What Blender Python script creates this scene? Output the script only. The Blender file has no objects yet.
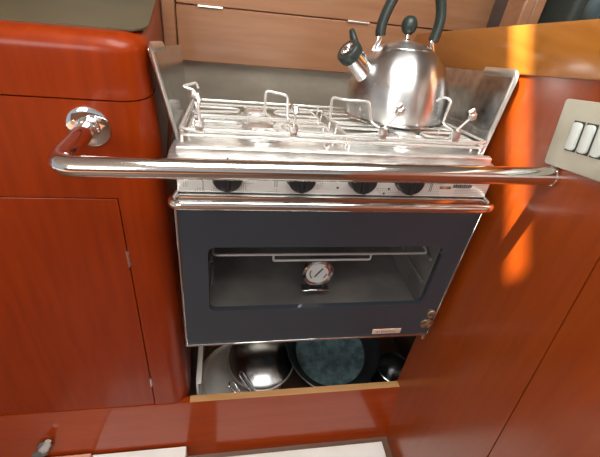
import bpy, bmesh, math, random
from mathutils import Vector, Matrix, Euler
random.seed(7)
S = bpy.context.scene
COL = S.collection
PI = math.pi

# ------------------------------------------------------------------ helpers
class MB:
    def __init__(s): s.bm = bmesh.new()
    def box(s, x0, x1, y0, y1, z0, z1, bevel=0.0, seg=3):
        vs = [s.bm.verts.new((x, y, z)) for z in (z0, z1) for y in (y0, y1) for x in (x0, x1)]
        f = [(0,2,3,1),(4,5,7,6),(0,1,5,4),(1,3,7,5),(3,2,6,7),(2,0,4,6)]
        fs = [s.bm.faces.new([vs[i] for i in q]) for q in f]
        if bevel:
            es = list({e for q in fs for e in q.edges})
            bmesh.ops.bevel(s.bm, geom=es, offset=bevel, segments=seg, profile=0.5, affect='EDGES')
        return s
    def prism(s, poly, vec, bevel=0.0, seg=2):
        vec = Vector(vec)
        a = [s.bm.verts.new(Vector(p)) for p in poly]
        b = [s.bm.verts.new(Vector(p) + vec) for p in poly]
        n = len(poly); fs = [s.bm.faces.new(a), s.bm.faces.new(b[::-1])]
        for i in range(n):
            fs.append(s.bm.faces.new([a[i], b[i], b[(i+1) % n], a[(i+1) % n]]))
        bmesh.ops.recalc_face_normals(s.bm, faces=fs)
        if bevel:
            es = list({e for q in fs for e in q.edges})
            bmesh.ops.bevel(s.bm, geom=es, offset=bevel, segments=seg, profile=0.5, affect='EDGES')
        return s
    def tube(s, pts, r, seg=10, closed=False, flat=None):
        P = [Vector(p) for p in pts]; n = len(P)
        rr = r if isinstance(r, (list, tuple)) else [r]*n
        T = []
        for i in range(n):
            if closed: t = P[(i+1) % n] - P[i-1]
            elif i == 0: t = P[1]-P[0]
            elif i == n-1: t = P[-1]-P[-2]
            else: t = (P[i+1]-P[i]).normalized() + (P[i]-P[i-1]).normalized()
            T.append(t.normalized())
        up = Vector((0,0,1)) if abs(T[0].z) < .9 else Vector((0,1,0))
        u = (up - T[0]*up.dot(T[0])).normalized()
        rings = []
        for i in range(n):
            u = (u - T[i]*u.dot(T[i]))
            u.normalize(); v = T[i].cross(u)
            fl = flat or (1, 1)
            rings.append([s.bm.verts.new(P[i] + (u*math.cos(a)*fl[0] + v*math.sin(a)*fl[1])*rr[i])
                          for a in (2*PI*k/seg for k in range(seg))])
        for i in range(n if closed else n-1):
            A, B = rings[i], rings[(i+1) % n]
            for k in range(seg):
                s.bm.faces.new([A[k], A[(k+1) % seg], B[(k+1) % seg], B[k]])
        if not closed:
            s.bm.faces.new(rings[0][::-1]); s.bm.faces.new(rings[-1])
        return s
    def lathe(s, prof, M=None, seg=48):
        M = M or Matrix.Identity(4); rings = []
        for r, z in prof:
            if r < 1e-6: rings.append([s.bm.verts.new(M @ Vector((0,0,z)))])
            else: rings.append([s.bm.verts.new(M @ Vector((r*math.cos(2*PI*k/seg), r*math.sin(2*PI*k/seg), z))) for k in range(seg)])
        fs = []
        for A, B in zip(rings, rings[1:]):
            for k in range(seg):
                k2 = (k+1) % seg
                if len(A) == 1 and len(B) == 1: continue
                if len(A) == 1: fs.append(s.bm.faces.new([A[0], B[k], B[k2]]))
                elif len(B) == 1: fs.append(s.bm.faces.new([A[k], A[k2], B[0]]))
                else: fs.append(s.bm.faces.new([A[k], A[k2], B[k2], B[k]]))
        bmesh.ops.recalc_face_normals(s.bm, faces=fs)
        return s
    def warp(s, fn):
        for v in s.bm.verts: v.co = Vector(fn(v.co))
        return s
    def build(s, name, mat, parent=None, angle=40, **kw):
        bmesh.ops.recalc_face_normals(s.bm, faces=s.bm.faces[:])
        me = bpy.data.meshes.new(name); s.bm.to_mesh(me); s.bm.free()
        for p in me.polygons: p.use_smooth = True
        me.set_sharp_from_angle(angle=math.radians(angle))
        me.materials.append(mat)
        o = bpy.data.objects.new(name, me); COL.objects.link(o)
        if parent is not None:
            o.parent = parent
            o.matrix_parent_inverse = parent.matrix_basis.inverted() if kw.get('world') else Matrix.Identity(4)
        return o

def tag(o, label=None, cat=None, group=None, kind=None):
    if label: o['label'] = label
    if cat: o['category'] = cat
    if group: o['group'] = group
    if kind: o['kind'] = kind
    return o
def empty(name, loc=(0,0,0), rot=(0,0,0), label=None, cat=None, group=None):
    o = bpy.data.objects.new(name, None); COL.objects.link(o)
    o.location = loc; o.rotation_euler = rot; o.empty_display_size = .03
    o.matrix_basis = Matrix.Translation(loc) @ Euler(rot).to_matrix().to_4x4()
    return tag(o, label, cat, group)
def struct(mb, name, mat): return tag(mb.build(name, mat), kind='structure')
def rnd(pts, r, n=6):
    """polyline with filleted corners"""
    P = [Vector(p) for p in pts]; out = [P[0]]
    for i in range(1, len(P)-1):
        a = (P[i-1]-P[i]); b = (P[i+1]-P[i])
        k = min(r, a.length*.49, b.length*.49)
        A = P[i]+a.normalized()*k; B = P[i]+b.normalized()*k
        for j in range(n+1):
            t = j/n; out.append(A*(1-t)**2 + P[i]*2*t*(1-t) + B*t*t)
    return out + [P[-1]]
def rrect(x0, x1, y0, y1, r, n=5):
    out = []
    for cx_, cy_, a0 in ((x1-r, y1-r, 0), (x0+r, y1-r, 90), (x0+r, y0+r, 180), (x1-r, y0+r, 270)):
        for j in range(n+1):
            a = math.radians(a0+90*j/n); out.append((cx_+r*math.cos(a), cy_+r*math.sin(a)))
    return out
def axis_to(d, loc=(0,0,0)):
    q = Vector(d).to_track_quat('Z', 'Y')
    return Matrix.Translation(loc) @ q.to_matrix().to_4x4()

# ------------------------------------------------------------------ materials
def mat(name, col, rough=.5, metal=0, coat=0, coatr=.05, spec=.5):
    m = bpy.data.materials.new(name); m.use_nodes = True
    b = m.node_tree.nodes['Principled BSDF']
    b.inputs['Base Color'].default_value = (*col, 1)
    b.inputs['Roughness'].default_value = rough
    b.inputs['Metallic'].default_value = metal
    b.inputs['Coat Weight'].default_value = coat
    b.inputs['Coat Roughness'].default_value = coatr
    b.inputs['Specular IOR Level'].default_value = spec
    return m
def noise_col(m, c0, c1, scale=(1,1,1), ns=5, detail=6, lo=.35, hi=.65, rough=None, bump=0):
    nt = m.node_tree; N = nt.nodes; L = nt.links; b = N['Principled BSDF']
    tc = N.new('ShaderNodeTexCoord'); mp = N.new('ShaderNodeMapping'); mp.inputs['Scale'].default_value = scale
    nz = N.new('ShaderNodeTexNoise'); nz.inputs['Scale'].default_value = ns; nz.inputs['Detail'].default_value = detail
    rp = N.new('ShaderNodeValToRGB')
    rp.color_ramp.elements[0].position = lo; rp.color_ramp.elements[0].color = (*c0, 1)
    rp.color_ramp.elements[1].position = hi; rp.color_ramp.elements[1].color = (*c1, 1)
    L.new(tc.outputs['Object'], mp.inputs['Vector']); L.new(mp.outputs['Vector'], nz.inputs['Vector'])
    L.new(nz.outputs['Fac'], rp.inputs['Fac']); L.new(rp.outputs['Color'], b.inputs['Base Color'])
    if rough:
        mr = N.new('ShaderNodeMapRange'); mr.inputs['To Min'].default_value = rough[0]; mr.inputs['To Max'].default_value = rough[1]
        L.new(nz.outputs['Fac'], mr.inputs['Value']); L.new(mr.outputs['Result'], b.inputs['Roughness'])
    if bump:
        bp = N.new('ShaderNodeBump'); bp.inputs['Strength'].default_value = bump; bp.inputs['Distance'].default_value = .002
        L.new(nz.outputs['Fac'], bp.inputs['Height']); L.new(bp.outputs['Normal'], b.inputs['Normal'])
    return m
def wood(name, c0, c1, grain='x', rough=.3, coat=.6, coatr=.08, spec=.5):
    sc = {'x': (2, 26, 26), 'y': (26, 2, 26), 'z': (26, 26, 2)}[grain]
    return noise_col(mat(name, c0, rough, 0, coat, coatr, spec), c0, c1, sc, 3, 8, .3, .7)

M = {}
M['mahogany'] = wood('varnished_mahogany', (.205,.019,.0005), (.26,.028,.0008), 'z', .36, .14, .12, .2)
M['mahogany_x'] = wood('varnished_mahogany_board', (.25,.027,.001), (.31,.040,.002), 'x', .3, .75, .10, .3)
M['mahogany_r'] = wood('varnished_mahogany_side', (.23,.034,.002), (.29,.047,.003), 'z', .34, .7, .18, .4)
M['locker'] = wood('pale_mahogany', (.30,.135,.065), (.37,.175,.09), 'x', .4, .4, .15)
M['locker_dark'] = wood('brown_locker_back', (.12,.055,.03), (.16,.075,.045), 'x', .35, .4, .15)
M['fiddle'] = wood('orange_teak', (.37,.122,.012), (.46,.17,.02), 'y', .3, .6, .1)
M['ply'] = wood('plywood_edge', (.50,.25,.09), (.62,.34,.14), 'x', .5, .2)
M['olive'] = noise_col(mat('olive_laminate', (.09,.07,.035), .4), (.075,.06,.03), (.11,.085,.045), (1,1,1), 8, 4)
M['groove'] = mat('dark_groove', (.02,.006,.003), .8)
M['steel'] = noise_col(mat('polished_steel', (.72,.72,.71), .12, 1), (.66,.66,.65), (.78,.78,.77), (1,1,1), 60, 4, rough=(.06,.2))
M['rail'] = mat('tube_steel', (.78,.76,.73), .10, 1)
M['hob'] = noise_col(mat('worn_steel', (.8,.8,.78), .3, .9), (.70,.69,.67), (.92,.92,.90), (1,3,3), 40, 6, rough=(.22,.45))
M['plate'] = noise_col(mat('splashed_steel', (.6,.6,.6), .18, 1), (.50,.50,.49), (.74,.74,.73), (1,1,1), 70, 8, rough=(.08,.3))
M['kettle'] = noise_col(mat('brushed_steel', (.62,.62,.61), .24, 1), (.64,.64,.63), (.74,.74,.73), (1,1,1), 40, 5, rough=(.24,.34))
def brushed(m):
    b = m.node_tree.nodes['Principled BSDF']; b.inputs['Anisotropic'].default_value = .8; b.inputs['Anisotropic Rotation'].default_value = .25
    t = m.node_tree.nodes.new('ShaderNodeTangent'); t.direction_type = 'RADIAL'; t.axis = 'Z'
    m.node_tree.links.new(t.outputs[0], b.inputs['Tangent'])
brushed(M['kettle'])
M['wire'] = mat('bright_wire', (.84,.84,.81), .2, .6)
M['dullgrey'] = mat('dull_grey_metal', (.50,.50,.48), .38, .25)
M['pewter'] = mat('dark_pewter', (.16,.16,.155), .4, .3)
M['chrome'] = mat('chrome', (.85,.85,.84), .05, 1)
M['zinc'] = mat('pale_zinc', (.85,.84,.80), .3, 1)
M['handle'] = mat('dark_green_plastic', (.022,.032,.028), .38)
M['zincw'] = mat('dull_wire', (.80,.80,.78), .35, .35)
M['black'] = mat('black_plastic', (.012,.013,.014), .35)
M['cast'] = mat('burner_black', (.03,.03,.03), .6)
M['frame_glass'] = mat('dark_enamel_glass', (.033,.042,.053), .08, 0, .5, .04)
M['cavity'] = noise_col(mat('oven_enamel', (.05,.045,.04), .5), (.12,.115,.108), (.21,.19,.175), (1,1,1), 12, 5)
M['brass'] = noise_col(mat('tarnished_brass', (.5,.36,.2), .35, .8), (.18,.11,.06), (.75,.58,.38), (1,1,1), 160, 4)
M['pink'] = noise_col(mat('faded_plate', (.6,.42,.34), .4), (.48,.28,.2), (.78,.60,.50), (1,4,4), 120, 4)
M['white'] = noise_col(mat('white_board', (.82,.81,.76), .5), (.78,.77,.71), (.86,.85,.81), (1,1,1), 6, 3)
M['peach'] = mat('peach_edge', (.65,.35,.25), .5)
M['cream'] = noise_col(mat('cream_plastic', (.46,.43,.34), .4), (.42,.39,.30), (.49,.46,.37), (1,1,1), 20, 3)
M['rocker'] = mat('pale_rocker', (.60,.64,.60), .35)
M['dial'] = mat('dial_white', (.85,.87,.85), .4)
M['ink'] = mat('dial_ink', (.03,.03,.03), .5)
M['red'] = mat('dial_red', (.45,.06,.04), .5)
M['pan'] = noise_col(mat('blue_grey_nonstick', (.05,.085,.095), .35, .0), (.06,.11,.125), (.17,.27,.29), (1,1,1), 55, 8, .35, .7, rough=(.25,.5))
M['pan_side'] = mat('black_pan_side', (.012,.014,.016), .35)
M['lidsteel'] = noise_col(mat('lid_steel', (.6,.6,.58), .2, .15), (.74,.74,.70), (.84,.84,.80), (1,1,1), 20, 4, rough=(.16,.3))
M['soot'] = mat('dark_lid_steel', (.30,.31,.32), .2, 1)
M['floor'] = wood('cabin_sole', (.10,.045,.022), (.15,.07,.035), 'x', .4, .2)
M['sole'] = wood('pale_grey_sole', (.12,.065,.042), (.17,.095,.062), 'x', .45, .2)
M['ceil'] = mat('white_headlining', (.78,.77,.74), .7)
M['lining'] = noise_col(mat('dull_metal_lining', (.3,.26,.2), .4, .5), (.44,.385,.31), (.56,.50,.41), (1,1,2), 9, 5, rough=(.3,.5))
M['gap'] = mat('shadowed_lining', (.05,.03,.02), .8)
M['grey_hose'] = mat('blue_grey_hose', (.10,.14,.15), .5)
M['dark_green'] = mat('dark_green_crate', (.02,.025,.02), .6)

# oven window: tinted pane, see-through with a fresnel sheen
def pane():
    m = mat('tinted_oven_glass', (.030,.036,.040), .04)
    m.node_tree.nodes['Principled BSDF'].inputs['Alpha'].default_value = .12
    return m
M['pane'] = pane()

# control panel: white enamelled steel with printed dot scales
def panel_mat():
    m = mat('printed_panel', (.75,.74,.70), .35, .35)
    N = m.node_tree.nodes; L = m.node_tree.links; b = N['Principled BSDF']
    tc = N.new('ShaderNodeTexCoord'); mp = N.new('ShaderNodeMapping'); mp.inputs['Scale'].default_value = (330,330,330)
    vo = N.new('ShaderNodeTexVoronoi'); vo.inputs['Scale'].default_value = 1; vo.inputs['Randomness'].default_value = 0
    nz = N.new('ShaderNodeTexNoise'); nz.inputs['Scale'].default_value = 22
    lt = N.new('ShaderNodeMath'); lt.operation = 'LESS_THAN'; lt.inputs[1].default_value = .3
    gt = N.new('ShaderNodeMath'); gt.operation = 'GREATER_THAN'; gt.inputs[1].default_value = .5
    mu = N.new('ShaderNodeMath'); mu.operation = 'MULTIPLY'
    mix = N.new('ShaderNodeMix'); mix.data_type = 'RGBA'
    mix.inputs[6].default_value = (.74,.73,.69,1); mix.inputs[7].default_value = (.30,.29,.26,1)
    L.new(tc.outputs['Object'], mp.inputs['Vector']); L.new(mp.outputs['Vector'], vo.inputs['Vector'])
    L.new(tc.outputs['Object'], nz.inputs['Vector'])
    L.new(vo.outputs['Distance'], lt.inputs[0]); L.new(nz.outputs['Fac'], gt.inputs[0])
    L.new(lt.outputs[0], mu.inputs[0]); L.new(gt.outputs[0], mu.inputs[1]); L.new(mu.outputs[0], mix.inputs[0])
    L.new(mix.outputs[2], b.inputs['Base Color'])
    return m
M['panel'] = panel_mat()

# ------------------------------------------------------------------ camera
F = 400.0
v2 = Vector((2150, 6.5, F)); v1 = Vector((-(F*F+6.5*550)/2150, 550, F))
ex = v2.normalized(); ez = -v1.normalized(); ey = ez.cross(ex)
if ey.z < 0: ey = -ey
Rm = Matrix((ex, ey, ez))                       # world = Rm @ (right, down, forward)
cam = bpy.data.cameras.new('camera'); co = bpy.data.objects.new('camera', cam); COL.objects.link(co)
cam.sensor_width = 36; cam.lens = F/600*36; cam.clip_start = .01
r_ = Rm @ Vector((1,0,0)); u_ = Rm @ Vector((0,-1,0)); b_ = Rm @ Vector((0,0,-1))
CAM = Vector((.0762, -.5044, .3268))
mw = Matrix((r_, u_, b_)).transposed().to_4x4(); mw.translation = CAM
co.matrix_world = mw
S.camera = co

FLOOR = -.70
WX = .492            # face of the right-hand side

# ------------------------------------------------------------------ room shell
struct(MB().box(-2.6, 2.6, -2.6, .8, FLOOR-.03, FLOOR), 'floor', M['sole'])
struct(MB().box(-2.6, 2.6, .72, .76, FLOOR, 1.35), 'wall_back', M['locker_dark'])
struct(MB().box(-2.6, 2.6, -2.62, -2.58, FLOOR, .25), 'wall_front', M['locker'])
# deckhead with a narrow hatch gap that lets one blade of sun in
A = Vector((.022, .048)); B = Vector((-.228, -.262)); ZC = 1.05
u2 = (B-A).normalized(); n2 = Vector((-u2.y, u2.x)); Lg = (B-A).length; hw = .0155
def cp(u, v): p = A + u2*u + n2*v; return (p.x, p.y, ZC)
cb = MB()
for (a0, a1, b0, b1) in ((-2.2, Lg+2.2, hw, 2.2), (-2.2, Lg+2.2, -2.2, -hw), (-2.2, 0, -hw, hw), (Lg, Lg+2.2, -hw, hw)):
    cb.prism([cp(a0,b0), cp(a1,b0), cp(a1,b1), cp(a0,b1)], (0,0,.004))
struct(cb, 'ceiling', M['ceil'])

# ------------------------------------------------------------------ left-hand galley cabinet
def side_x(z): return -.002 - .016*(z+.52)/.74
cab = empty('galley_cabinet', (-.4, .2, FLOOR), label='glossy red-brown wooden cabinet on the left with a large flush door', cat='cabinet')
def cabpart(mb, name, m): return mb.build(name, m, cab, world=True)
def stile(z0, z1, top_round=0):
    """right end of the cabinet: rounded front corner, plan section swept in z"""
    mb = MB(); R0 = .034; rings = []
    zs = [z0 + (z1-z0)*i/6 for i in range(7)]
    if top_round:
        zs = [z0, (z0+z1-top_round)/2] + [z1-top_round + top_round*math.sin(PI/2*i/7) for i in range(8)]
    for z in zs:
        ins = 0
        if top_round and z > z1-top_round:
            q = (z-(z1-top_round))/top_round; ins = top_round*(1-math.sqrt(max(0, 1-q*q)))
        xs = side_x(z)-ins; y0 = ins; rr = max(R0-ins*.2, .012)
        pts = [(-.9, y0), (-.45, y0), (-.0705, y0)]
        for i in range(9):
            a = -PI/2 + PI/2*i/8
            pts.append((xs-rr+rr*math.cos(a), y0+rr+rr*math.sin(a)))
        pts += [(xs, .06), (xs-.034, .41), (-.9, .41)]
        rings.append([mb.bm.verts.new((x, y, z)) for x, y in pts])
    n = len(rings[0])
    for P, Q in zip(rings, rings[1:]):
        for k in range(n): mb.bm.faces.new([P[k], P[(k+1) % n], Q[(k+1) % n], Q[k]])
    mb.bm.faces.new(rings[0][::-1]); mb.bm.faces.new(rings[-1])
    return mb
cabpart(stile(.1445, .217, .020), 'top_rail', M['mahogany'])
cabpart(stile(.0055, .1425), 'body', M['mahogany'])
lower = MB()                                         # face frame beside the door, rounded post
R0 = .034; rings = []
for z in [-.522+.5275*i/8 for i in range(9)]:
    xs = side_x(z); pts = [(-.0715, 0)]
    for i in range(9):
        a = -PI/2 + PI/2*i/8; pts.append((xs-R0+R0*math.cos(a), R0+R0*math.sin(a)))
    pts += [(xs, .06), (xs-.02, .41), (-.0715, .41)]
    rings.append([lower.bm.verts.new((x, y, z)) for x, y in pts])
n = len(rings[0])
for P, Q in zip(rings, rings[1:]):
    for k in range(n): lower.bm.faces.new([P[k], P[(k+1) % n], Q[(k+1) % n], Q[k]])
lower.bm.faces.new(rings[0][::-1]); lower.bm.faces.new(rings[-1])
cabpart(lower, 'corner_post', M['mahogany'])
cabpart(MB().box(-.9, -.0715, .02, .41, -.52, .004), 'carcass', M['gap'])
door = cabpart(MB().box(-.62, -.0733, 0, .018, -.5205, .0035, .0008, 1), 'door', M['mahogany'])
for z, h in ((-.105, .030), (-.437, .024)):
    cabpart(MB().box(-.0745, -.0705, -.002, .002, z-h/2, z+h/2, .0006, 1).tube([(-.0725,-.0022,z-h/2-.001), (-.0725,-.0022,z+h/2+.001)], .0016, 8), 'hinge', M['zinc'])
cabpart(MB().lathe([(0,-.0006),(.0016,-.0006),(.002,.0004),(0,.0004)], axis_to((0,1,0), (-.083,-.0003,.092)), 12), 'plug', M['pink'])

# low front board across the whole bottom
tag(MB().prism([(-.95,-.001,-.5225), (-.95,.014,-.5225), (-.95,.014,-.72), (-.95,-.036,-.72)], (WX+.95, 0, 0)).build('front_board', M['mahogany_x']),
    'horizontal glossy red-brown board along the bottom below the cooker opening', 'board')
fb = bpy.data.objects['front_board']
MB().box(.0, WX, -.0012, .0145, -.5226, -.5208, .0004, 1).build('edge_strip', M['ply'], fb)
tag(fb.children[0], 'pale plywood edge')

# dark olive work surface behind the left cabinet rail
ot = MB().prism([(-.9,.030,.2172), (-.030,.030,.2172), (-.021,.045,.2172), (-.0185,.065,.2172), (-.050,.41,.2172), (-.9,.41,.2172)], (0,0,.002))
tag(ot.build('worktop', M['olive']), 'dark olive worktop behind the rounded rail at upper left', 'worktop')
fit = empty('tap_fitting', (-.263, .165, .2192), label='chrome fitting standing on the dark worktop in the top left corner', cat='fitting')
MB().box(-.022, .022, -.012, .012, 0, .03, .004).build('base', M['chrome'], fit)
MB().tube(rnd([(0,0,.028), (0,0,.05), (.0,.06,.06)], .02), .009, 14).build('spout', M['chrome'], fit)

# ------------------------------------------------------------------ recess lining behind and below the cooker
struct(MB().box(-.06, .7, .44, .46, FLOOR, .087), 'wall_recess', M['lining'])

# ------------------------------------------------------------------ locker above the cooker
LY = .42
lk = empty('wall_locker', (.3, LY, .09), label='pale brown wooden locker front above and behind the cooker', cat='locker')
MB().box(-.022, .655, LY, LY+.02, .088, .1945, .0015, 1).build('lower_door', M['locker'], lk, world=True)
MB().box(-.022, .655, LY, LY+.02, .1965, .45, .0015, 1).build('upper_door', M['locker'], lk, world=True)
MB().box(-.050, -.0235, LY-.006, LY+.3, .10, .45, .002, 1).build('end_strip', M['locker'], lk, world=True)
MB().box(-.022, .655, LY+.021, LY+.29, .09, .45).build('carcass', M['gap'], lk, world=True)
for x in (.045, .355):
    MB().box(x-.024, x+.024, LY-.002, LY+.003, .1935, .1975, .0006, 1).tube([(x-.024,LY-.003,.1955), (x+.024,LY-.003,.1955)], .0017, 8).build('hinge', M['zinc'], lk, world=True)

# ------------------------------------------------------------------ right-hand unit: side panels, sloping fiddle, switch panel
def ztop(y): return .2785 - .226*y
def zbot(y): return .2115 - .236*y
rc = empty('side_unit', (.8, 0, FLOOR), label='glossy brown wooden side unit along the right, sunlit in one narrow streak', cat='cabinet')
def sy(z): return -.2268 + .105*z             # the seam leans slightly
MB().prism([(WX, .016, FLOOR), (WX, .016, -.33), (WX, .41, -.33), (WX, .41, zbot(.41)), (WX, sy(.3)+.001, zbot(sy(.3))), (WX, sy(FLOOR)+.001, FLOOR)], (.02,0,0)).build('side_panel', M['mahogany_r'], rc, world=True)
MB().prism([(WX, sy(.3)-.001, zbot(sy(.3))), (WX, -1.1, zbot(-1.1)), (WX, -1.1, FLOOR), (WX, sy(FLOOR)-.001, FLOOR)], (.02,0,0)).build('side_panel', M['mahogany_r'], rc, world=True)
MB().box(.62, 1.4, -1.0, .41, FLOOR, .06).build('carcass', M['gap'], rc, world=True)
MB().prism([(WX-.004, .41, ztop(.41)), (WX-.004, -1.1, ztop(-1.1)), (WX-.004, -1.1, zbot(-1.1)), (WX-.004, .05, zbot(.05)), (WX-.004, .41, zbot(.41))],
           (.026,0,0), .003, 2).build('fiddle', M['fiddle'], rc, world=True)
tag(rc.children[-1], 'orange-brown raised edge')
MB().box(WX+.021, 1.4, -.9, .41, .06, .07).build('worktop', M['olive'], rc, world=True)

post = tag(MB().box(.604, .626, .245, .30, .07, .45, .003, 1).box(.6275, .650, .25, .30, .07, .45, .003, 1).build('wooden_post', M['locker']),
    'brown wooden upright behind the right-hand edge near the top', 'post')
crate = tag(MB().box(.668, .86, .20, .38, .07, .315, .012, 3).box(.683, .845, .22, .36, .313, .318, .002, 1).build('storage_box', M['dark_green']),
    'dark green box behind the right-hand edge in the top right corner', 'box')
tag(MB().tube(rnd([(.640,.10,.34), (.628,.12,.29), (.67,.14,.24), (.74,.16,.20)], .05), .012, 12).build('hose', M['grey_hose']),
    'blue-grey curved hose over the dark box at top right', 'hose')

# switch panel (tilted with the fiddle)
sp = empty('switch_panel', (WX, -.108, .172), (0,0,0), 'cream switch panel with pale rocker switches on the right wall', 'switch')
a = math.radians(13)
def swp(y, z): return (0, y*math.cos(a) + z*math.sin(a)*.85, -y*math.sin(a) + z*math.cos(a))
def swbox(y0, y1, z0, z1, t0, t1, bev):
    mb = MB(); pts = rrect(y0, y1, z0, z1, .004, 3)
    mb.prism([(-t0, *swp(*p)[1:]) for p in pts], (-(t1-t0), 0, 0), bev, 2); return mb
swbox(-.085, .033, -.041, .041, 0, .005, .0012).build('plate', M['cream'], sp)
for i in range(4):
    yc = -.0005 - .0185*i
    r = swbox(yc-.0065, yc+.0065, -.0165, .0165, .005, .009, .0012).build('rocker', M['rocker'], sp)
    MB().prism([(-.0052, *swp(yc+dy, dz)[1:]) for dy, dz in ((-.008,-.018),(.008,-.018),(.008,.018),(-.008,.018))], (-.0003,0,0)).build('rocker_slot', M['ink'], sp)

# ------------------------------------------------------------------ grab rail
gr = empty('grab_rail', (-.09, 0, .111), label='long polished steel grab rail across the front of the cooker', cat='rail')
MB().tube(rnd([(-.09,-.003,.110), (-.098,-.105,.110), (WX-.006,-.105,.116)], .024, 10), .0115, 20).build('bar', M['rail'], gr, world=True)
fl = MB().lathe([(0,0),(.0255,0),(.0255,.002),(.023,.0035),(.014,.004),(.012,.012),(.0105,.013),(0,.013)], axis_to((0,-1,0), (-.09,0,.110)), 36).build('flange', M['chrome'], gr, world=True)
for q in (40, 160, 280):
    qa = math.radians(q)
    MB().lathe([(0,.0046),(.0028,.0044),(.0032,.0032),(0,.0032)], axis_to((0,-1,0), (-.09+.0175*math.cos(qa),0,.110+.0175*math.sin(qa))), 12).build('screw', M['zinc'], fl, world=True)
MB().lathe([(0,0),(.0125,0),(.0125,.006),(.0105,.008),(0,.008)], axis_to((-1,0,0), (WX,-.105,.116)), 24).build('end_socket', M['rail'], gr, world=True)

# ------------------------------------------------------------------ the cooker
K = .17
YF = -.03
def hz(p): return (p[0], p[1], p[2] - K*max(0, p[1]-YF))
st = empty('gas_cooker', (.24, .13, -.29), label='stainless steel gas cooker with glass oven door hung in the wooden recess', cat='cooker')
def part(mb, name, m, parent=None, tilt=False, label=None):
    if tilt: mb.warp(hz)
    o = mb.build(name, m, parent or st)
    # meshes are written in world coordinates
    if parent is None: o.matrix_parent_inverse = st.matrix_basis.inverted()
    if label: o['label'] = label
    return o
X0, X1 = .007, .477
# oven casing: open-fronted box
cz0, cz1 = -.286, .030
cs = MB()
cs.box(X0+.003, X0+.008, YF+.012, .285, cz0, cz1).box(X1-.012, X1-.007, YF+.012, .285, cz0, cz1)
cs.box(X0+.003, X1-.007, YF+.012, .285, cz0, cz0+.006).box(X0+.003, X1-.007, .28, .285, cz0, cz1).box(X0+.003, X1-.007, YF+.012, .285, cz1-.006, cz1)
part(cs, 'casing', M['steel'])
cv = MB()
cv.box(.046, .050, YF+.014, .235, -.215, -.04).box(.437, .441, YF+.014, .235, -.215, -.04)
cv.box(.046, .441, YF+.014, .235, -.219, -.215).box(.046, .441, YF+.014, .235, -.042, -.038).box(.046, .441, .232, .236, -.219, -.038)
for zz in (-.10, -.155):                           # shelf runners pressed in the side walls
    cv.tube([(.053,YF+.02,zz-.006), (.053,.22,zz-.006)], .003, 8).tube([(.434,YF+.02,zz-.006), (.434,.22,zz-.006)], .003, 8)
part(cv, 'oven_cavity', M['cavity'])

# oven door: dark glass border with window opening
dr = MB()
ZT, ZB = .022, -.283
def loop(bm, pts, y): return [bm.verts.new((x, y, z)) for x, z in pts]
outer = rrect(X0+.003, X1-.001, ZB, ZT, .004, 8); inner = rrect(.050, .437, -.199, -.060, .012, 8)
for ya, yb in ((YF, YF+.010),):
    o1, i1, o2, i2 = loop(dr.bm, outer, ya), loop(dr.bm, inner, ya), loop(dr.bm, outer, yb), loop(dr.bm, inner, yb)
    n = len(o1)
    for k in range(n):
        k2 = (k+1) % n
        for q in ((o1[k],o1[k2],i1[k2],i1[k]), (o2[k2],o2[k],i2[k],i2[k2]), (o1[k2],o1[k],o2[k],o2[k2]), (i1[k],i1[k2],i2[k2],i2[k])): dr.bm.faces.new(q)
odoor = part(dr, 'oven_door', M['frame_glass'], label='dark glass oven door')
MB().prism([(x, YF+.0006, z) for x, z in rrect(.0502, .4368, -.1988, -.0602, .0118, 8)], (0,.004,0)).build('window_pane', M['pane'], odoor)
tr = MB()                                           # thin bright edging down both sides and along the bottom
tr.box(X0, X0+.003, YF-.002, YF+.010, ZB-.003, ZT, .0006, 1).box(X1-.003, X1, YF-.002, YF+.010, ZB-.003, ZT, .0006, 1).box(X0, X1, YF-.003, YF+.010, ZB-.005, ZB, .0008, 1)
tr.box(X0, X1-.004, YF-.004, YF+.010, ZT, ZT+.012, .002, 2)
tr.build('door_trim', M['steel'], odoor)
hd = MB().tube(rnd([(X0+.004,YF+.004,.031), (X0-.001,YF-.032,.036), (X1-.012,YF-.032,.036), (X1-.005,YF+.004,.031)], .016, 8), .0066, 16, flat=(1.0,.8))
hd.build('door_handle', M['rail'], odoor)
bz = MB().box(.357, .415, YF-.0015, YF+.001, -.2785, -.2655, .0006, 1).build('name_plate', M['pink'], odoor)
ink = MB()
for i, x in enumerate([.366+.0042*j for j in range(10)]):
    h = (.003,.0022,.0026)[i % 3]
    ink.box(x, x+.0022, YF-.0019, YF-.0014, -.2725-h, -.2725+h)
ink.build('lettering', M['brass'], bz)
def blob(cx_, cz_, rx, rz):
    return MB().prism([(cx_+rx*math.cos(t)*(1+.08*math.sin(3*t)), YF-.0004, cz_+rz*math.sin(t)) for t in (2*PI*k/20 for k in range(20))], (0,-.0035,0), .0012, 2)
blob(.4655, -.2265, .0085, .0105).build('round_badge', M['brass'], odoor)
blob(.463, -.2535, .0125, .0125).build('round_badge', M['brass'], odoor)
part(MB().lathe([(0,0),(.005,0),(.005,.006),(.003,.008),(.003,.016),(0,.016)], axis_to((0,-.3,-1), (.4845-.012, YF+.006, -.288)), 14), 'hinge_bolt', M['brass'])
part(MB().box(.268, .280, -.014, .0, -.312, -.286, .002, 1), 'gimbal_lug', M['zinc'])

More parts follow.
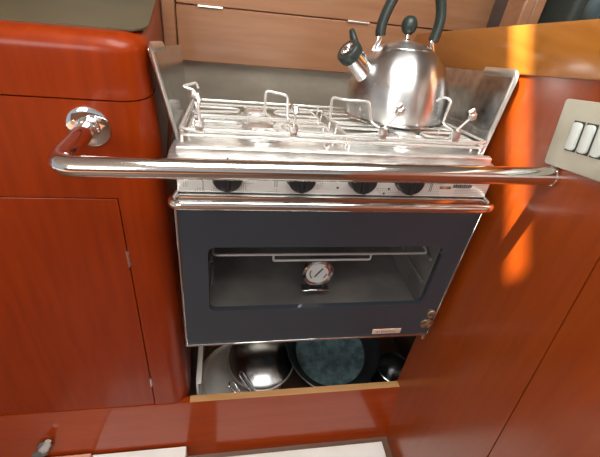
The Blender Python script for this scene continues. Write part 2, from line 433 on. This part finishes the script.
# control panel
cpn = part(MB().box(X0+.006, X1-.009, YF, YF+.012, .036, .0765, .0015, 2), 'control_panel', M['panel'])
def mark(name, *a): MB().box(a[0], a[1], YF-.0004, YF+.001, a[2], a[3]).build(name, M['ink'], cpn)
mark('igniter_symbol', .036, .046, .056, .063)
for x, w_, z0, z1 in ((.0462,.0006,.039,.056), (.142,.0007,.047,.058), (.145,.0007,.047,.058), (.372,.0008,.045,.060), (.3745,.0008,.045,.060)): mark('scale_tick', x, x+w_, z0, z1)
for x, zc in ((.232,.048), (.309,.048), (.303,.040)): MB().lathe([(0,-.0004),(.0018,-.0004),(.0018,.001),(0,.001)], axis_to((0,1,0), (x,YF,zc)), 10).build('dot_mark', M['ink'], cpn)
pm = MB()
for i, x in enumerate([.409+.0034*j for j in range(9)]): pm.box(x, x+.0024, YF-.0004, YF+.001, .0525, .0585 if i % 2 else .0575)
pm.build('lettering', M['ink'], cpn)
pm = MB().box(.388, .406, YF-.0003, YF+.001, .050, .0545); pm.build('worn_print', M['brass'], cpn)
for x, s in ((.0785,1.05), (.177,1.0), (.264,1.0), (.3345,1.0)):
    kb = MB().lathe([(0,-.002),(.021,-.002),(.021,.003),(.0195,.005),(.0185,.016),(.017,.018),(0,.018)], axis_to((0,-1,0), (x,YF,.066)) @ Matrix.Diagonal((s,s,1,1)), 32)
    kb.box(x-.003, x+.003, YF-.022, YF-.016, .050, .082, .001, 1)
    part(kb, 'knob', M['black'])

# hob: stepped front lips, tray, guard rail, pan supports, burners
part(MB().prism([(X0-.004,YF-.012,.077), (X0-.004,YF-.012,.0875), (X0-.004,-.004,.092), (X0-.002,.235,.092), (X0-.002,.235,.072), (X0-.002,0,.072)], (X1-X0-.004,0,0), .004, 3), 'hob_lip', M['hob'], tilt=True)
part(MB().prism([(X0+.006,YF+.008,.086), (X0+.006,YF+.008,.099), (X0+.006,YF+.016,.1015), (X0+.006,YF+.026,.0985), (X0+.006,.232,.0985), (X0+.006,.232,.084)], (X1-X0-.022,0,0), .0025, 3), 'hob_tray', M['hob'], tilt=True)
bt = MB()
for x, y in ((.125,.052), (.125,.158), (.348,.052), (.348,.158)):
    bt = MB().lathe([(0,0),(.036,0),(.034,.004),(.024,.006),(.024,.010),(.021,.0125),(0,.013)], Matrix.Translation((x,y,.099)), 32)
    b_o = part(bt, 'burner', M['hob'], tilt=True)
    MB().lathe([(0,.0125),(.019,.0125),(.019,.016),(.016,.018),(0,.0185)], Matrix.Translation((x,y,.099)), 28).warp(hz).build('burner_cap', M['hob'], b_o)
RZ = .119
rl = MB()
fx0, fx1, fy0, fy1 = X0+.012, X1-.022, -.006, .215
for z in (RZ, RZ-.008):
    rl.tube([(x, y, z) for x, y in rrect(fx0, fx1, fy0, fy1, .012, 5)], .0022, 10, closed=True)
for x, y in ((fx0,fy0+.012), (fx1,fy0+.012), (fx0,fy1-.012), (fx1,fy1-.012), (.245,fy0), (.245,fy1)):
    rl.tube([(x,y,RZ), (x,y,.098)], .0022, 8)
part(rl, 'guard_rail', M['wire'], tilt=True)
def grid(cx_, cy_, hx, hy):
    g = MB(); z = .1135
    g.tube([(x, y, z) for x, y in rrect(cx_-hx, cx_+hx, cy_-hy, cy_+hy, .012, 4)], .0022, 8, closed=True)
    for s in (-1, 1):
        g.tube(rnd([(cx_+s*hx, cy_-hy*.45, z), (cx_+s*.030, cy_-hy*.28, z+.001), (cx_+s*.030, cy_+hy*.28, z+.001), (cx_+s*hx, cy_+hy*.45, z)], .012), .0022, 8)
        g.tube(rnd([(cx_-.018, cy_+s*hy, z), (cx_-.018, cy_+s*hy*.35, z+.001), (cx_+.018, cy_+s*hy*.35, z+.001), (cx_+.018, cy_+s*hy, z)], .010), .0022, 8)
    for sx in (-1, 1):
        for s2 in (-1, 1): g.tube([(cx_+sx*hx, cy_+s2*hy*.7, z), (cx_+sx*hx, cy_+s2*hy*.7, .098)], .0022, 8)
    return g
for cx_, cy_ in ((.128,.051), (.128,.158), (.348,.051), (.348,.158)):
    part(grid(cx_, cy_, .100, .047), 'pan_support', M['wire'], tilt=True)
part(MB().tube(rnd([(.205,-.001,RZ-.008), (.214,-.004,.099), (.223,-.001,RZ-.008)], .002), .0016, 8), 'wire_hook', M['wire'], tilt=True)

# folding side splash plates
def splash(x_b, x_t, lean_y, name='side_plate', yf=.034, zb=.080):
    t = .0025; out = 1 if x_t > x_b else -1
    yF, yB = .034, .285
    zf, zk = .206, .150
    P = [(x_b, .044 if x_b < .1 else .030, zb), (x_t, yf-.004, zf), (x_b+(x_t-x_b)*.6, yB, zk), (x_b, yB, zb-K*.25)]
    pl = MB()
    q = []
    C_ = [Vector(p) for p in P]
    q = rnd([C_[3], C_[0], C_[0]+(C_[1]-C_[0])*.5, C_[1], C_[2]], .012, 6)
    pl.prism(q, (out*t, 0, 0), .0006, 1)
    o = part(pl, name, M['plate'])
    rim = MB().tube(rnd([C_[0]+Vector((-out*.0015,0,0)), C_[1]+Vector((-out*.0015,0,0)), C_[1]+(C_[2]-C_[1])*.30+Vector((-out*.0015,0,0))], .012, 6), .006, 8, flat=(1,.5))
    rim.build('folded_rim', M['zinc'], o)
splash(.007, -.012, 0, yf=.016)
splash(.4775, .4845, 0, zb=.068)

# oven shelf and thermometer inside
rk = MB(); zr = -.100
rk.tube([(x, y, zr) for x, y in rrect(.056, .431, .0, .21, .008, 4)], .0022, 8, closed=True)
for i in range(1, 9):
    y = .21*i/9; rk.tube([(.057,y,zr), (.430,y,zr)], .0014, 6)
rk.tube(rnd([(.155,.0,zr),(.155,.0,zr-.013),(.325,.0,zr-.013),(.325,.0,zr)],.003), .002, 8)
tag(rk.build('oven_shelf', M['zincw']), 'thin steel wire shelf seen through the oven door glass', 'shelf')
th = empty('oven_thermometer', (.2395, .012, -.196), label='round white dial thermometer on a foot behind the oven window', cat='thermometer')
th.scale = (1.22, 1.1, 1.22)
MB().lathe([(0,.006),(.0215,.006),(.0235,.004),(.0235,-.004),(.021,-.0055),(.0185,-.004),(.0180,-.002),(0,-.002)], axis_to((0,1,0), (0,0,.036)), 40).build('bezel', M['steel'], th)
MB().lathe([(0,-.003),(.018,-.003),(.018,-.0022),(0,-.0022)], axis_to((0,1,0), (0,0,.036)), 36).build('dial', M['dial'], th)
mk = MB()
def arc(a0, a1, r, w, z=-.0033):
    pts = [(r*math.cos(math.radians(a0+(a1-a0)*j/10)), z, .036+r*math.sin(math.radians(a0+(a1-a0)*j/10))) for j in range(11)]
    mk.tube(pts, w, 6)
arc(155, 225, .0125, .0009); arc(-5, -45, .0125, .0009)
mk.tube([(-.005,-.0036,.0295), (.0055,-.0036,.0455)], .0011, 6)
mk.build('needle', M['ink'], th)
mk = MB(); arc(-15, 60, .0165, .0014); mk.build('red_scale', M['red'], th)
MB().box(-.011, .011, -.004, .004, .004, .016, .001, 1).box(-.021, .021, -.006, .010, 0, .004, .001, 1).build('foot', M['steel'], th)

# ------------------------------------------------------------------ pot clamps on the guard rail
def clamp(base, arm, stick, label):
    base = Vector(base)
    c = empty('pot_clamp', base, label=label, cat='clamp', group='pot clamps on the hob guard rail')
    MB().box(-.0055, .0055, -.0075, .0025, -.012, .0045, .0018, 2).lathe([(0,0),(.0045,0),(.0045,.004),(0,.005)], axis_to((0,-1,.2), (0,-.004,-.003)), 12).build('clamp_block', M['zinc'], c)
    MB().tube(rnd([(0,0,0)]+[Vector(p)-base for p in arm], .006, 5), .0019, 10).build('arm', M['wire'], c)
    tip = Vector(stick)-base
    w = MB().tube([(0,0,.002), tip*.85], .0018, 10)
    w.build('screw_rod', M['wire'], c)
    d = tip.normalized()
    h = MB()
    s_ = d.cross(Vector((0,1,0))).normalized()
    h.tube([tip*.74, tip*.9, tip*1.08], [.0035,.0062,.003], 10)
    h.tube([tip*.86-s_*.001, tip*1.0+s_*.0065, tip*1.13+s_*.006], [.003,.005,.0025], 8, flat=(.8,1.2))
    h.build('thumb_screw', M['zinc'], c)
clamp((.043,-.001,.1235), [(.037,.02,.145), (.037,.03,.153), (.021,.03,.157), (.037,.05,.157), (.040,.048,.150)], (.042,.0,.158), 'pot clamp at the left end of the hob guard rail beside the splash plate')
clamp((.165,-.001,.1215), [(.159,.02,.124), (.158,.03,.154), (.128,.03,.159), (.128,.03,.125)], (.166,.0,.149), 'pot clamp with upright square arm mid guard rail, left of kettle')
clamp((.290,-.001,.1245), [(.277,.015,.129), (.268,.015,.158), (.233,.015,.158), (.219,.03,.156), (.222,.03,.125)], (.311,.0,.155), 'pot clamp in front of the kettle with its arm reaching left')
clamp((.400,-.001,.1265), [(.388,.02,.131), (.391,.02,.165), (.382,.03,.167), (.377,.035,.158)], (.420,.0,.154), 'pot clamp at the right end of the guard rail between kettle and right splash plate')

# ------------------------------------------------------------------ kettle
kx, ky = .361, .137
kp = hz((kx, ky, .1165))
KS = 1.06
kt = empty('kettle', kp, (-math.atan(K), 0, 0), 'round stainless steel whistling kettle with dark handle on the hob', 'kettle')
kt.scale = (.965, .99, .985)
prof = [(0,0),(.074,0),(.080,.002),(.0835,.006),(.0855,.014),(.0870,.028),(.0868,.042),(.0848,.058),(.0805,.074),(.0742,.088),(.0660,.100),(.0560,.1095),(.0475,.1155),(.0465,.1158)]
MB().lathe(prof, None, 72).build('body', M['kettle'], kt)
MB().lathe([(.0845,.0035),(.0868,.0045),(.0868,.0065),(.085,.008)], None, 72).build('base_rim', M['steel'], kt)
lid = MB().lathe([(.0468,.1152),(.0462,.1172),(.044,.1185),(.034,.1235),(.022,.1270),(.010,.1285),(0,.1287)], None, 60).build('lid', M['kettle'], kt)
MB().lathe([(0,.128),(.0062,.128),(.0062,.1295),(.0045,.131),(.0042,.1375),(.0065,.1385),(0,.139)], None, 24).build('knob_stem', M['chrome'], lid)
MB().lathe([(0,.1365),(.006,.1375),(.0105,.142),(.0128,.1485),(.0128,.154),(.0105,.160),(.006,.1640),(0,.1652)], None, 32).build('lid_knob', M['handle'], lid)
hp = [(-.0465,0,.132), (-.0475,0,.140), (-.0455,0,.156), (-.037,0,.180), (-.023,0,.203), (-.003,0,.217), (.020,0,.217), (.040,0,.200), (.050,0,.176), (.0515,0,.155), (.0485,0,.138), (.047,0,.131)]
def smooth(P, n=5):
    P = [Vector(p) for p in P]; out = []
    for i in range(len(P)-1):
        p0, p1, p2, p3 = P[max(i-1,0)], P[i], P[i+1], P[min(i+2,len(P)-1)]
        for j in range(n):
            t = j/n
            out.append(.5*((2*p1)+(p2-p0)*t+(2*p0-5*p1+4*p2-p3)*t*t+(-p0+3*p1-3*p2+p3)*t**3))
    return out+[P[-1]]
hh = smooth(hp); MB().tube(hh, .0098, 16, flat=(1.05,.82)).build('handle', M['handle'], kt)
for s in (-1, 1):
    bk = MB().tube(smooth([(s*.0535,0,.1075), (s*.0515,0,.116), (s*.0475,0,.126), (s*.0472,0,.137)]), .003, 10, flat=(.55,1.3))
    bk.lathe([(0,0),(.0045,0),(.004,.002),(0,.0025)], axis_to((s*.7,0,.7), (s*.054,0,.109)), 14)
    bk.build('handle_bracket', M['chrome'], kt)
s0, s1 = Vector((-.064,-.016,.072)), Vector((-.104,-.030,.105))
sd = (s1-s0).normalized()
spt = MB().lathe([(.0165,-.006),(.0150,.006),(.0138,.02),(.0132,.040),(.0132,.048),(.0118,.048),(.0118,.03),(0,.03)], axis_to(sd, s0) @ Matrix.Diagonal((1.25,1.25,1,1)), 32).build('spout', M['steel'], kt)
wc = MB().lathe([(.0120,.044),(.0150,.045),(.0160,.049),(.0160,.058),(.0145,.0605),(.0095,.0605),(.0090,.059),(.0090,.050),(0,.050)], axis_to(sd, s0) @ Matrix.Diagonal((1.25,1.25,1,1)), 32).build('whistle_cap', M['handle'], spt)
MB().lathe([(.0088,.0598),(.0088,.0615),(.0065,.062),(.0062,.056),(0,.056)], axis_to(sd, s0) @ Matrix.Diagonal((1.25,1.25,1,1)), 24).build('whistle', M['chrome'], spt)
up_ = Vector((sd.z*-1, 0, -sd.x)).normalized()
if up_.z < 0: up_ = -up_
up_ = (up_ - sd*up_.dot(sd)).normalized()
sidev = sd.cross(up_)
b0 = s0+sd*.050+up_*.015
tl = [b0+up_*.000-sd*.006, b0+up_*.008-sd*.010, b0+up_*.018-sd*.008, b0+up_*.029-sd*.000, b0+up_*.036+sd*.004]
tl = [Vector(p) for p in tl]
lv = MB().tube(smooth(tl), [.0098+(.0050-.0098)*i/20 for i in range(21)], 14, flat=(1.25,.9)).build('thumb_lever', M['handle'], spt)
q0 = s0+sd*.042+up_*.0135
MB().prism([q0+sidev*.006-sd*.004, q0+sidev*.006+up_*.018-sd*.022, q0-sidev*.006+up_*.018-sd*.022, q0-sidev*.006-sd*.004], (up_*.0025), .0008, 1).lathe([(0,0),(.003,0),(.003,.002),(0,.002)], axis_to(up_, q0+up_*.018-sd*.013), 12).build('hinge_plate', M['chrome'], spt)

# ------------------------------------------------------------------ pans in the space under the cooker
def dish(name, loc, tilt, prof, m, label, cat, yaw=0, seg=64):
    e = empty(name, loc, (math.radians(tilt), 0, math.radians(yaw)), label, cat)
    MB().lathe(prof, None, seg).build('body' if cat != 'lid' else 'lid_disc', m, e)
    return e
R1 = .108
sk = dish('stew_pan', (.1165, .128, -.648), 10, [(0,-.028),(.085,-.028),(.096,-.022),(.101,0),(R1,.002),(R1+.002,.0035),(R1,.005),(.1005,.0035),(.098,-.0),(.093,-.019),(.083,-.0245),(0,-.0245)], M['lidsteel'],
    'stainless steel pan lying in the opening under the cooker, at left', 'pan')
MB().tube([(R1*math.cos(2*PI*k/64), R1*math.sin(2*PI*k/64), .0045) for k in range(64)], .003, 8, closed=True).build('rolled_rim', M['zinc'], sk)
ld = dish('pan_lid', (.175, .175, -.620), 12, [(0,.020),(.03,.018),(.06,.011),(.080,.003),(.090,0),(.092,.0012),(.090,.0026),(.080,.0055),(.06,.0135),(.03,.0205),(0,.0225)], M['soot'],
    'dark shiny domed pan lid lying on the steel pan under the cooker', 'lid', -8)
MB().tube([(.091*math.cos(2*PI*k/64), .091*math.sin(2*PI*k/64), .0012) for k in range(64)], .0028, 8, closed=True).build('rim', M['zinc'], ld)
lp = empty('wire_loop', (.108, .075, -.632), (math.radians(14), 0, math.radians(38)), 'pair of steel loop handles lying on the pan below the oven door', 'handles')
MB().tube(rnd([(-.010,-.03,.004), (-.005,.012,.012), (-.012,.026,.016), (-.003,.036,.018), (.007,.026,.016), (.004,.010,.012), (.010,-.03,.004)], .006), .0026, 10).build('loop', M['chrome'], lp)
MB().tube(rnd([(.030,-.03,.004), (.028,.034,.016), (.035,.040,.018), (.041,.034,.016), (.040,-.03,.004)], .005), .0026, 10).build('loop', M['soot'], lp)
RP = .128
fp = dish('frying_pan', (.365, .153, -.55), 14, [(0,-.050),(.094,-.050),(.106,-.044),(.122,-.006),(RP,0),(RP+.0015,.0015),(RP-.001,.0022),(.120,-.006),(.1035,-.040),(.093,-.0462),(.0925,-.0462)], M['pan_side'],
    'black frying pan lying in the opening under the cooker, at right', 'pan')
MB().lathe([(0,-.0455),(.090,-.0455),(.0975,-.0437),(.0975,-.0447),(.090,-.0468),(0,-.0468)], None, 64).build('cooking_surface', M['pan'], fp)
tag(fp.children[-1], 'mottled blue-grey non-stick base')
MB().tube([(-.01,.125,-.002), (-.012,.16,.006), (-.015,.22,.012)], .009, 12, flat=(.6,1.2)).build('pan_handle', M['black'], fp)
sa = dish('saucepan', (.520, .09, -.60), 8, [(0,-.05),(.040,-.05),(.043,-.047),(.044,.028),(.046,.030),(.044,.031),(.042,.028),(.041,-.046),(0,-.048)], M['soot'],
    'small steel saucepan in the corner under the cooker, right of the frying pan', 'pan', 0, 40)
tr_ = tag(MB().box(.012, .017, .03, .30, -.70, -.50, .002, 2).box(.012, .024, .03, .30, -.504, -.500, .001, 1).build('baking_tray', M['lidsteel']),
    'steel tray standing on edge at the far left under the cooker', 'tray')

# ------------------------------------------------------------------ white boards on the sole and the latch
tag(MB().box(-.215, -.012, -.16, -.030, FLOOR, -.656, .0015, 1).build('white_board', M['white']),
    'white board on the floor at bottom left, against the wooden base', 'board', 'white boards on the floor')
tag(MB().box(.055, .470, -.20, -.050, FLOOR, -.684, .0015, 1).build('white_board', M['white']),
    'wider white board on the floor at bottom centre, up to the right wall', 'board', 'white boards on the floor')
tag(MB().box(-.32, -.2165, -.16, -.0285, FLOOR, -.650, .002, 1).build('peach_pad', M['peach']),
    'narrow peach-coloured pad on the floor left of the white board', 'pad')
la = empty('latch', (-.300, -.0215, -.603), label='grey metal latch lever on the wooden base at bottom left', cat='latch')
MB().lathe([(0,0),(.014,0),(.014,.005),(.011,.010),(.009,.016),(0,.017)], axis_to((0,-1,.1), (-.004,0,-.012)), 24).tube(smooth([(-.024,-.010,-.030), (-.010,-.014,-.016), (0,-.016,-.006)]), .009, 12, flat=(1,.8)).build('body', M['pewter'], la)
MB().tube(smooth([(-.006,-.012,-.010), (.002,-.013,.002), (.009,-.011,.014), (.012,-.009,.023)]), [.0085]*6+[.0075]*5+[.006]*5, 12, flat=(1,.8)).build('lever', M['dullgrey'], la)

# ------------------------------------------------------------------ light
def area(name, loc, target, sx, sy_, power, col=(1,1,1)):
    l = bpy.data.lights.new(name, 'AREA'); l.shape = 'RECTANGLE'; l.size = sx; l.size_y = sy_; l.energy = power; l.color = col
    o = bpy.data.objects.new(name, l); COL.objects.link(o); o.location = loc
    o.rotation_euler = (Vector(target)-Vector(loc)).to_track_quat('-Z', 'Y').to_euler(); return o
area('hatch_light', (.18, -.42, 1.02), (.18, -.36, 0), .8, .7, 20, (1,.995,.95))
area('rear_fill_light', (-.9, -1.9, .75), (.1, 0, -.15), .7, .7, 16, (.98,1,.98))  # unseen fill lamp, added behind the camera
sun = bpy.data.lights.new('sun', 'SUN'); sun.energy = 26; sun.angle = math.radians(1.1); sun.color = (1,.93,.8)
so = bpy.data.objects.new('sun', sun); COL.objects.link(so)
so.rotation_euler = Vector((.55, .10, -.83)).to_track_quat('-Z', 'Y').to_euler()
w = bpy.data.worlds.new('world'); S.world = w; w.use_nodes = True
bg = w.node_tree.nodes['Background']; bg.inputs['Color'].default_value = (.85,.92,1,1); bg.inputs['Strength'].default_value = .5

S.view_settings.view_transform = 'Standard'; S.view_settings.look = 'None'
S.view_settings.gamma = 1; S.view_settings.exposure = 0; S.view_settings.use_curve_mapping = False
